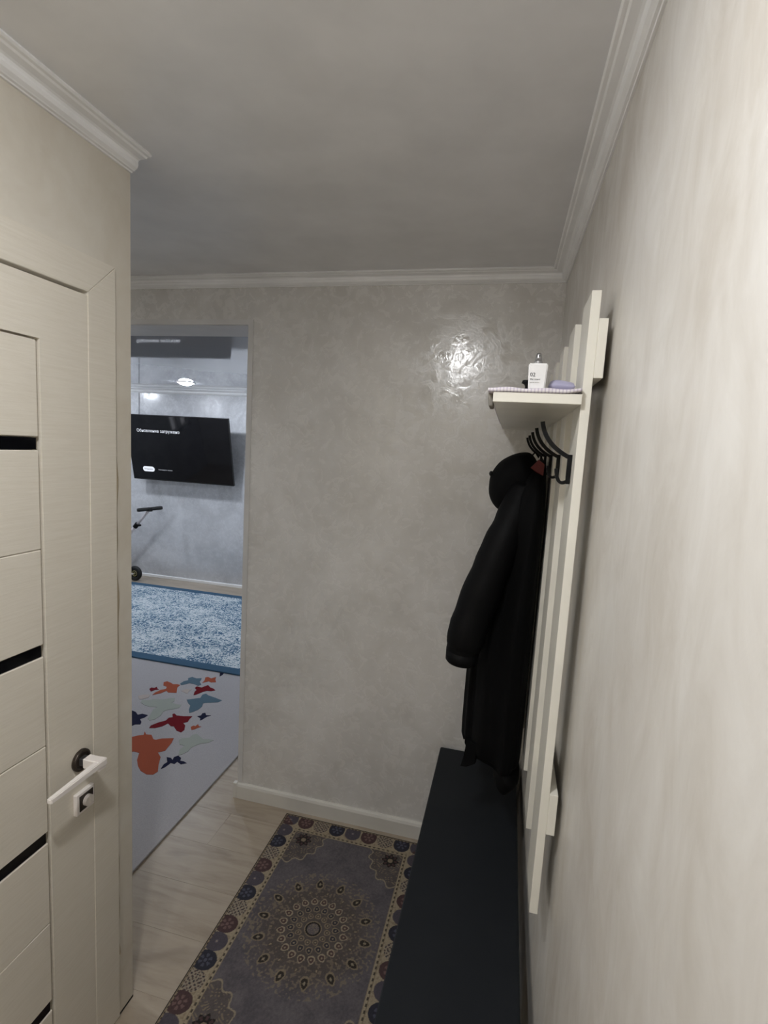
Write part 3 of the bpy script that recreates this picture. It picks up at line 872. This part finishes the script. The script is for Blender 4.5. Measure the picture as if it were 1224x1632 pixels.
BF = {
 'orange_big':[(-1.944, 2.304), (-1.922, 2.342), (-1.901, 2.365), (-1.876, 2.381), (-1.893, 2.412), (-1.866, 2.39), (-1.836, 2.396), (-1.798, 2.362), (-1.782, 2.361), (-1.758, 2.384), (-1.701, 2.407), (-1.684, 2.364), (-1.677, 2.323), (-1.67, 2.29), (-1.696, 2.264), (-1.656, 2.233), (-1.626, 2.177), (-1.592, 2.126), (-1.598, 2.097), (-1.629, 2.089), (-1.675, 2.104), (-1.715, 2.134), (-1.752, 2.174), (-1.784, 2.23), (-1.82, 2.232), (-1.839, 2.211), (-1.903, 2.245)],
 'navy_small':[(-1.592, 2.148), (-1.602, 2.185), (-1.597, 2.207), (-1.627, 2.243), (-1.602, 2.244), (-1.583, 2.231), (-1.592, 2.255), (-1.579, 2.273), (-1.553, 2.261), (-1.542, 2.238), (-1.522, 2.239), (-1.499, 2.231), (-1.521, 2.213), (-1.551, 2.226), (-1.553, 2.205), (-1.576, 2.207), (-1.578, 2.187), (-1.582, 2.164)],
 'sage_right':[(-1.581, 2.275), (-1.604, 2.32), (-1.603, 2.363), (-1.636, 2.366), (-1.665, 2.401), (-1.657, 2.422), (-1.623, 2.439), (-1.625, 2.469), (-1.608, 2.486), (-1.579, 2.47), (-1.544, 2.451), (-1.514, 2.461), (-1.483, 2.461), (-1.499, 2.429), (-1.531, 2.41), (-1.549, 2.382), (-1.558, 2.357), (-1.553, 2.323), (-1.566, 2.291)],
 'red_big':[(-1.895, 2.451), (-1.903, 2.477), (-1.885, 2.517), (-1.858, 2.552), (-1.862, 2.585), (-1.844, 2.597), (-1.868, 2.628), (-1.861, 2.638), (-1.834, 2.622), (-1.79, 2.629), (-1.742, 2.646), (-1.739, 2.612), (-1.73, 2.58), (-1.748, 2.562), (-1.72, 2.541), (-1.697, 2.5), (-1.699, 2.47), (-1.734, 2.479), (-1.777, 2.513), (-1.792, 2.508), (-1.826, 2.529), (-1.837, 2.491), (-1.863, 2.462)],
 'navy_left':[(-2.119, 2.584), (-2.086, 2.577), (-2.052, 2.553), (-2.036, 2.572), (-1.994, 2.569), (-1.994, 2.544), (-2.007, 2.516), (-1.978, 2.492), (-1.966, 2.468), (-1.994, 2.458), (-2.0, 2.439), (-2.045, 2.46), (-2.114, 2.531)],
 'sage_big':[(-2.135, 2.683), (-2.154, 2.72), (-2.112, 2.721), (-2.091, 2.749), (-2.038, 2.762), (-2.006, 2.79), (-1.975, 2.806), (-1.954, 2.769), (-1.957, 2.744), (-1.917, 2.739), (-1.885, 2.744), (-1.876, 2.709), (-1.897, 2.682), (-1.924, 2.663), (-1.937, 2.64), (-1.921, 2.591), (-1.926, 2.545), (-1.946, 2.52), (-1.97, 2.538), (-1.985, 2.577), (-2.01, 2.642), (-2.004, 2.668), (-2.043, 2.658), (-2.087, 2.662)],
 'beige':[(-2.208, 2.748), (-2.187, 2.776), (-2.149, 2.79), (-2.133, 2.754), (-2.156, 2.723), (-2.173, 2.717)],
 'teal_big':[(-1.894, 2.811), (-1.866, 2.831), (-1.842, 2.85), (-1.827, 2.86), (-1.84, 2.904), (-1.826, 2.924), (-1.8, 2.908), (-1.745, 2.896), (-1.682, 2.878), (-1.691, 2.849), (-1.731, 2.83), (-1.762, 2.815), (-1.771, 2.805), (-1.754, 2.763), (-1.755, 2.724), (-1.768, 2.692), (-1.783, 2.673), (-1.807, 2.705), (-1.83, 2.755), (-1.862, 2.778)],
 'navy_tiny':[(-1.716, 2.655), (-1.7, 2.67), (-1.706, 2.695), (-1.693, 2.706), (-1.673, 2.683), (-1.644, 2.69), (-1.657, 2.673), (-1.662, 2.657), (-1.666, 2.632), (-1.673, 2.618), (-1.687, 2.643)],
 'orange_tiny':[(-1.682, 2.538), (-1.674, 2.557), (-1.662, 2.553), (-1.66, 2.579), (-1.642, 2.56), (-1.627, 2.561), (-1.64, 2.541), (-1.649, 2.52), (-1.66, 2.513)],
 'orange_mid':[(-2.134, 2.791), (-2.139, 2.825), (-2.128, 2.868), (-2.106, 2.892), (-2.121, 2.92), (-2.154, 2.93), (-2.181, 2.97), (-2.167, 2.99), (-2.123, 2.976), (-2.105, 2.966), (-2.079, 2.976), (-2.054, 2.972), (-2.05, 2.935), (-2.009, 2.869), (-2.062, 2.854), (-2.086, 2.871), (-2.099, 2.83), (-2.122, 2.804)],
 'teal_small':[(-2.067, 2.99), (-2.065, 3.028), (-2.047, 3.052), (-2.066, 3.08), (-2.05, 3.106), (-2.009, 3.097), (-1.98, 3.113), (-1.966, 3.082), (-1.962, 3.06), (-1.927, 3.026), (-1.937, 3.004), (-1.98, 3.018), (-2.013, 3.017), (-2.035, 2.986), (-2.047, 2.974)],
 'orange_small':[(-1.937, 3.05), (-1.943, 3.091), (-1.963, 3.132), (-1.949, 3.144), (-1.918, 3.132), (-1.898, 3.164), (-1.881, 3.126), (-1.855, 3.093), (-1.884, 3.077), (-1.907, 3.087), (-1.923, 3.068)],
 'red_small':[(-1.89, 2.879), (-1.91, 2.921), (-1.912, 2.948), (-1.94, 2.969), (-1.94, 2.992), (-1.901, 2.99), (-1.89, 3.017), (-1.881, 3.036), (-1.848, 3.01), (-1.815, 3.0), (-1.795, 2.985), (-1.815, 2.966), (-1.844, 2.96), (-1.858, 2.94), (-1.868, 2.915), (-1.878, 2.889)],
 'red_tiny':[(-2.205, 2.855), (-2.206, 2.877), (-2.184, 2.878), (-2.18, 2.898), (-2.162, 2.878), (-2.144, 2.871), (-2.162, 2.856), (-2.167, 2.841), (-2.174, 2.829)],
 'navy_edge':[(-1.911, 3.234), (-1.883, 3.244), (-1.874, 3.208), (-1.88, 3.18)],
 'beige_small':[(-2.0, 2.903), (-1.99, 2.935), (-1.969, 2.936), (-1.944, 2.941), (-1.948, 2.913), (-1.938, 2.882), (-1.964, 2.89)],
}
BC = {'orange': s2l((158, 84, 62)), 'navy': s2l((34, 36, 58)), 'sage': s2l((158, 164, 156)), 'red': s2l((108, 28, 36)), 'teal': s2l((88, 110, 124)), 'beige': s2l((178, 168, 162))}
BM = {k: plain('butterfly_%s_wool' % k, c, rough=.95, spec=.1, grain=.3, gscale=400) for k, c in BC.items()}
for k, pts in BF.items():
    bm = bmesh.new()
    f = bm.faces.new([bm.verts.new((x, y, RGZ - .001)) for x, y in pts])
    r = bmesh.ops.extrude_face_region(bm, geom=[f])
    for v in r['geom']:
        if isinstance(v, bmesh.types.BMVert): v.co.z = RGZ + .0016
    bmesh.ops.triangulate(bm, faces=bm.faces[:])
    c = k.split('_')[0]
    mesh_obj('butterfly', bm, BM[c], rg)['label'] = {'orange': 'rust orange', 'navy': 'dark navy', 'sage': 'pale sage', 'red': 'dark red', 'teal': 'grey teal', 'beige': 'faint beige'}[c] + ' butterfly'

# ------------------------------------------------------------------ television
tv = empty('television', (-3.58, 5.12, 1.52))
tag(tv, 'large black flat television tilted down on the living room wall', 'television')
TW, TH = 1.275, .735
p_top, p_bot = Vector((0, 5.035, 1.898)), Vector((0, 5.185, 1.172))
upv = (p_top - p_bot).normalized(); nrm = Vector((0, -upv.z, upv.y)).normalized()   # faces the room and down
cx_tv = -3.575
TM = Matrix(((1, 0, 0, cx_tv), (0, upv.y, nrm.y, (p_top.y + p_bot.y) / 2), (0, upv.z, nrm.z, (p_top.z + p_bot.z) / 2), (0, 0, 0, 1)))
# local axes: x right, y up the screen, z out of the screen
M_tv = plain('black_tv_plastic', (.004, .004, .004), rough=.35)
m = Mat('tv_screen').rough(.05).spec(.35).emit((.25, .3, .5), .003); m.color(m.ramp(m.noise(m.coords(), 2), [(.3, (.0025, .0025, .003)), (.7, (.004, .004, .005))])); M_scr = m.m
m = Mat('lit_screen_text').rough(.3).emit((.85, .9, 1.0), .75); m.color((.2, .2, .2)); M_txt = m.m
m = Mat('lit_screen_dim_text').rough(.3).emit((.85, .9, 1.0), .28); m.color((.2, .2, .2)); M_txt2 = m.m
def tvp(name, bm, mat, parent=tv):
    bmesh.ops.transform(bm, matrix=TM, verts=bm.verts)
    return mesh_obj(name, bm, mat, parent)
HW, HH = TW / 2, (p_top - p_bot).length / 2
tvp('casing', boxes((-HW, HW, -HH, HH, -.030, 0), bevel=.003), M_tv)
scr = tvp('screen', boxes((-HW + .006, HW - .006, -HH + .014, HH - .006, -.001, .0012)), M_scr)
tvp('rear_housing', boxes((-.40, .40, -.28, .10, -.062, -.029), bevel=.01), M_tv)
tvp('mount_arm', boxes((-.20, -.16, -.16, .12, -.10, -.06)), M_black_metal); tvp('mount_arm', boxes((.16, .20, -.16, .12, -.10, -.06)), M_black_metal)
mesh_obj('wall_bracket', boxes((cx_tv - .26, cx_tv + .26, YL - .022, YL, 1.40, 1.66), (cx_tv - .20, cx_tv - .16, 5.18, YL - .02, 1.47, 1.62), (cx_tv + .16, cx_tv + .20, 5.18, YL - .02, 1.47, 1.62)), M_black_metal, tv)
def tvtext(name, s, size, x, y, mat): return text_mesh(name, s, size, mat, tv, TM @ Matrix.Translation((x, y, .0018)), extrude=.0003)
tvtext('headline', 'Обновление загружено', .0475, -HW + .128, HH - .190, M_txt)
bm = bmesh.new()
bw, bh, bcx, bcy = .152, .058, -HW + .218, -HH + .128
P = []
for s_, a0 in ((1, -90), (-1, 90)):
    for k in range(13):
        a = math.radians(a0 + 180 * k / 12); P.append((bcx + s_ * (bw / 2 - bh / 2) + bh / 2 * math.cos(a), bcy + bh / 2 * math.sin(a)))
f = bm.faces.new([bm.verts.new((x, y, .0014)) for x, y in P]); r = bmesh.ops.extrude_face_region(bm, geom=[f])
for v in r['geom']:
    if isinstance(v, bmesh.types.BMVert): v.co.z = .0022
tvp('button', bm, M_txt)
text_mesh('button_text', 'Установить', .020, M_ink, tv, TM @ Matrix.Translation((bcx - .056, bcy - .007, .0026)), extrude=.0003)
tvtext('remind_text', 'Напомнить позже', .0205, -HW + .345, -HH + .121, M_txt2)

# ------------------------------------------------------------------ kick scooter by the living-room wall
sco = empty('kick_scooter', (-4.25, 5.08, 0))
tag(sco, 'small kick scooter with a white stem and black handlebar by the wall', 'scooter')
M_rubber = plain('black_rubber', (.008, .008, .008), rough=.6)
M_scw = plain('white_scooter_tube', s2l((212, 206, 208)), rough=.3)
wc = Vector((-4.10, 5.06, .088)); wf = Vector((-4.64, 5.08, .088))
hb = Vector((-3.905, 5.06, .853))
ax = (hb - Vector((-4.56, 5.08, .10))).normalized()
stem0 = Vector((-4.54, 5.08, .14))
cl_ = hb + (stem0 - hb) * .285
bm = bmesh.new(); tube(bm, [hb, cl_], .0155, 14); mesh_obj('upper_stem', bm, M_scw, sco, True)
bm = bmesh.new(); tube(bm, [cl_, stem0], .020, 14); mesh_obj('lower_stem', bm, M_scw, sco, True)
bm = bmesh.new(); tube(bm, [cl_ + (hb - cl_).normalized() * .025, cl_ - (hb - cl_).normalized() * .03], .027, 14); box(bm, cl_.x + .01, cl_.x + .05, cl_.y - .02, cl_.y + .02, cl_.z - .008, cl_.z + .012, bevel=.003)
mesh_obj('clamp', bm, M_black_metal, sco)
bd = Vector((.078, .085, .010))
bm = bmesh.new(); tube(bm, [hb - bd * 1.15, hb - bd, hb, hb + bd, hb + bd * 1.15], [.017, .022, .020, .022, .017], 14); box(bm, hb.x - .026, hb.x + .026, hb.y - .02, hb.y + .02, hb.z - .028, hb.z + .018, bevel=.005)
mesh_obj('handlebar', bm, M_rubber, sco)
for c in (wc, wf):
    bm = bmesh.new(); torus(bm, (0, 0, 0), .065, .0225, 'Y', 36, 12); disc(bm, (0, 0, 0), .060, 32, 'Y', .022)
    w = mesh_obj('wheel', bm, M_rubber, sco, True)
    for v in w.data.vertices: v.co += c
    bm = bmesh.new(); torus(bm, c + Vector((0, -.012, 0)), .030, .004, 'Y', 24, 8); disc(bm, c + Vector((0, -.012, 0)), .012, 20, 'Y', .012)
    mesh_obj('hub', bm, plain('yellow_hub', s2l((170, 160, 110)), rough=.4) if c is wc else M_scw, w)
mesh_obj('deck', boxes((-4.56, -4.18, 5.01, 5.13, .075, .10), bevel=.006), M_rubber, sco)
bm = bmesh.new()
for s_ in (-1, 1):
    bm = bmesh.new(); tube(bm, [(-4.19, 5.06 + s_ * .032, .088), (wc.x, 5.06 + s_ * .032, .088)], .009, 10)
    mesh_obj('rear_fork', bm, M_scw, sco)
bm = bmesh.new()
for s_ in (-1, 1): tube(bm, [stem0 + Vector((0, s_ * .02, 0)), wf + Vector((0, s_ * .034, .06)), wf + Vector((0, s_ * .034, 0))], .009, 10)
tube(bm, [stem0, (-4.54, 5.07, .09)], .016, 12)
mesh_obj('front_fork', bm, M_scw, sco)
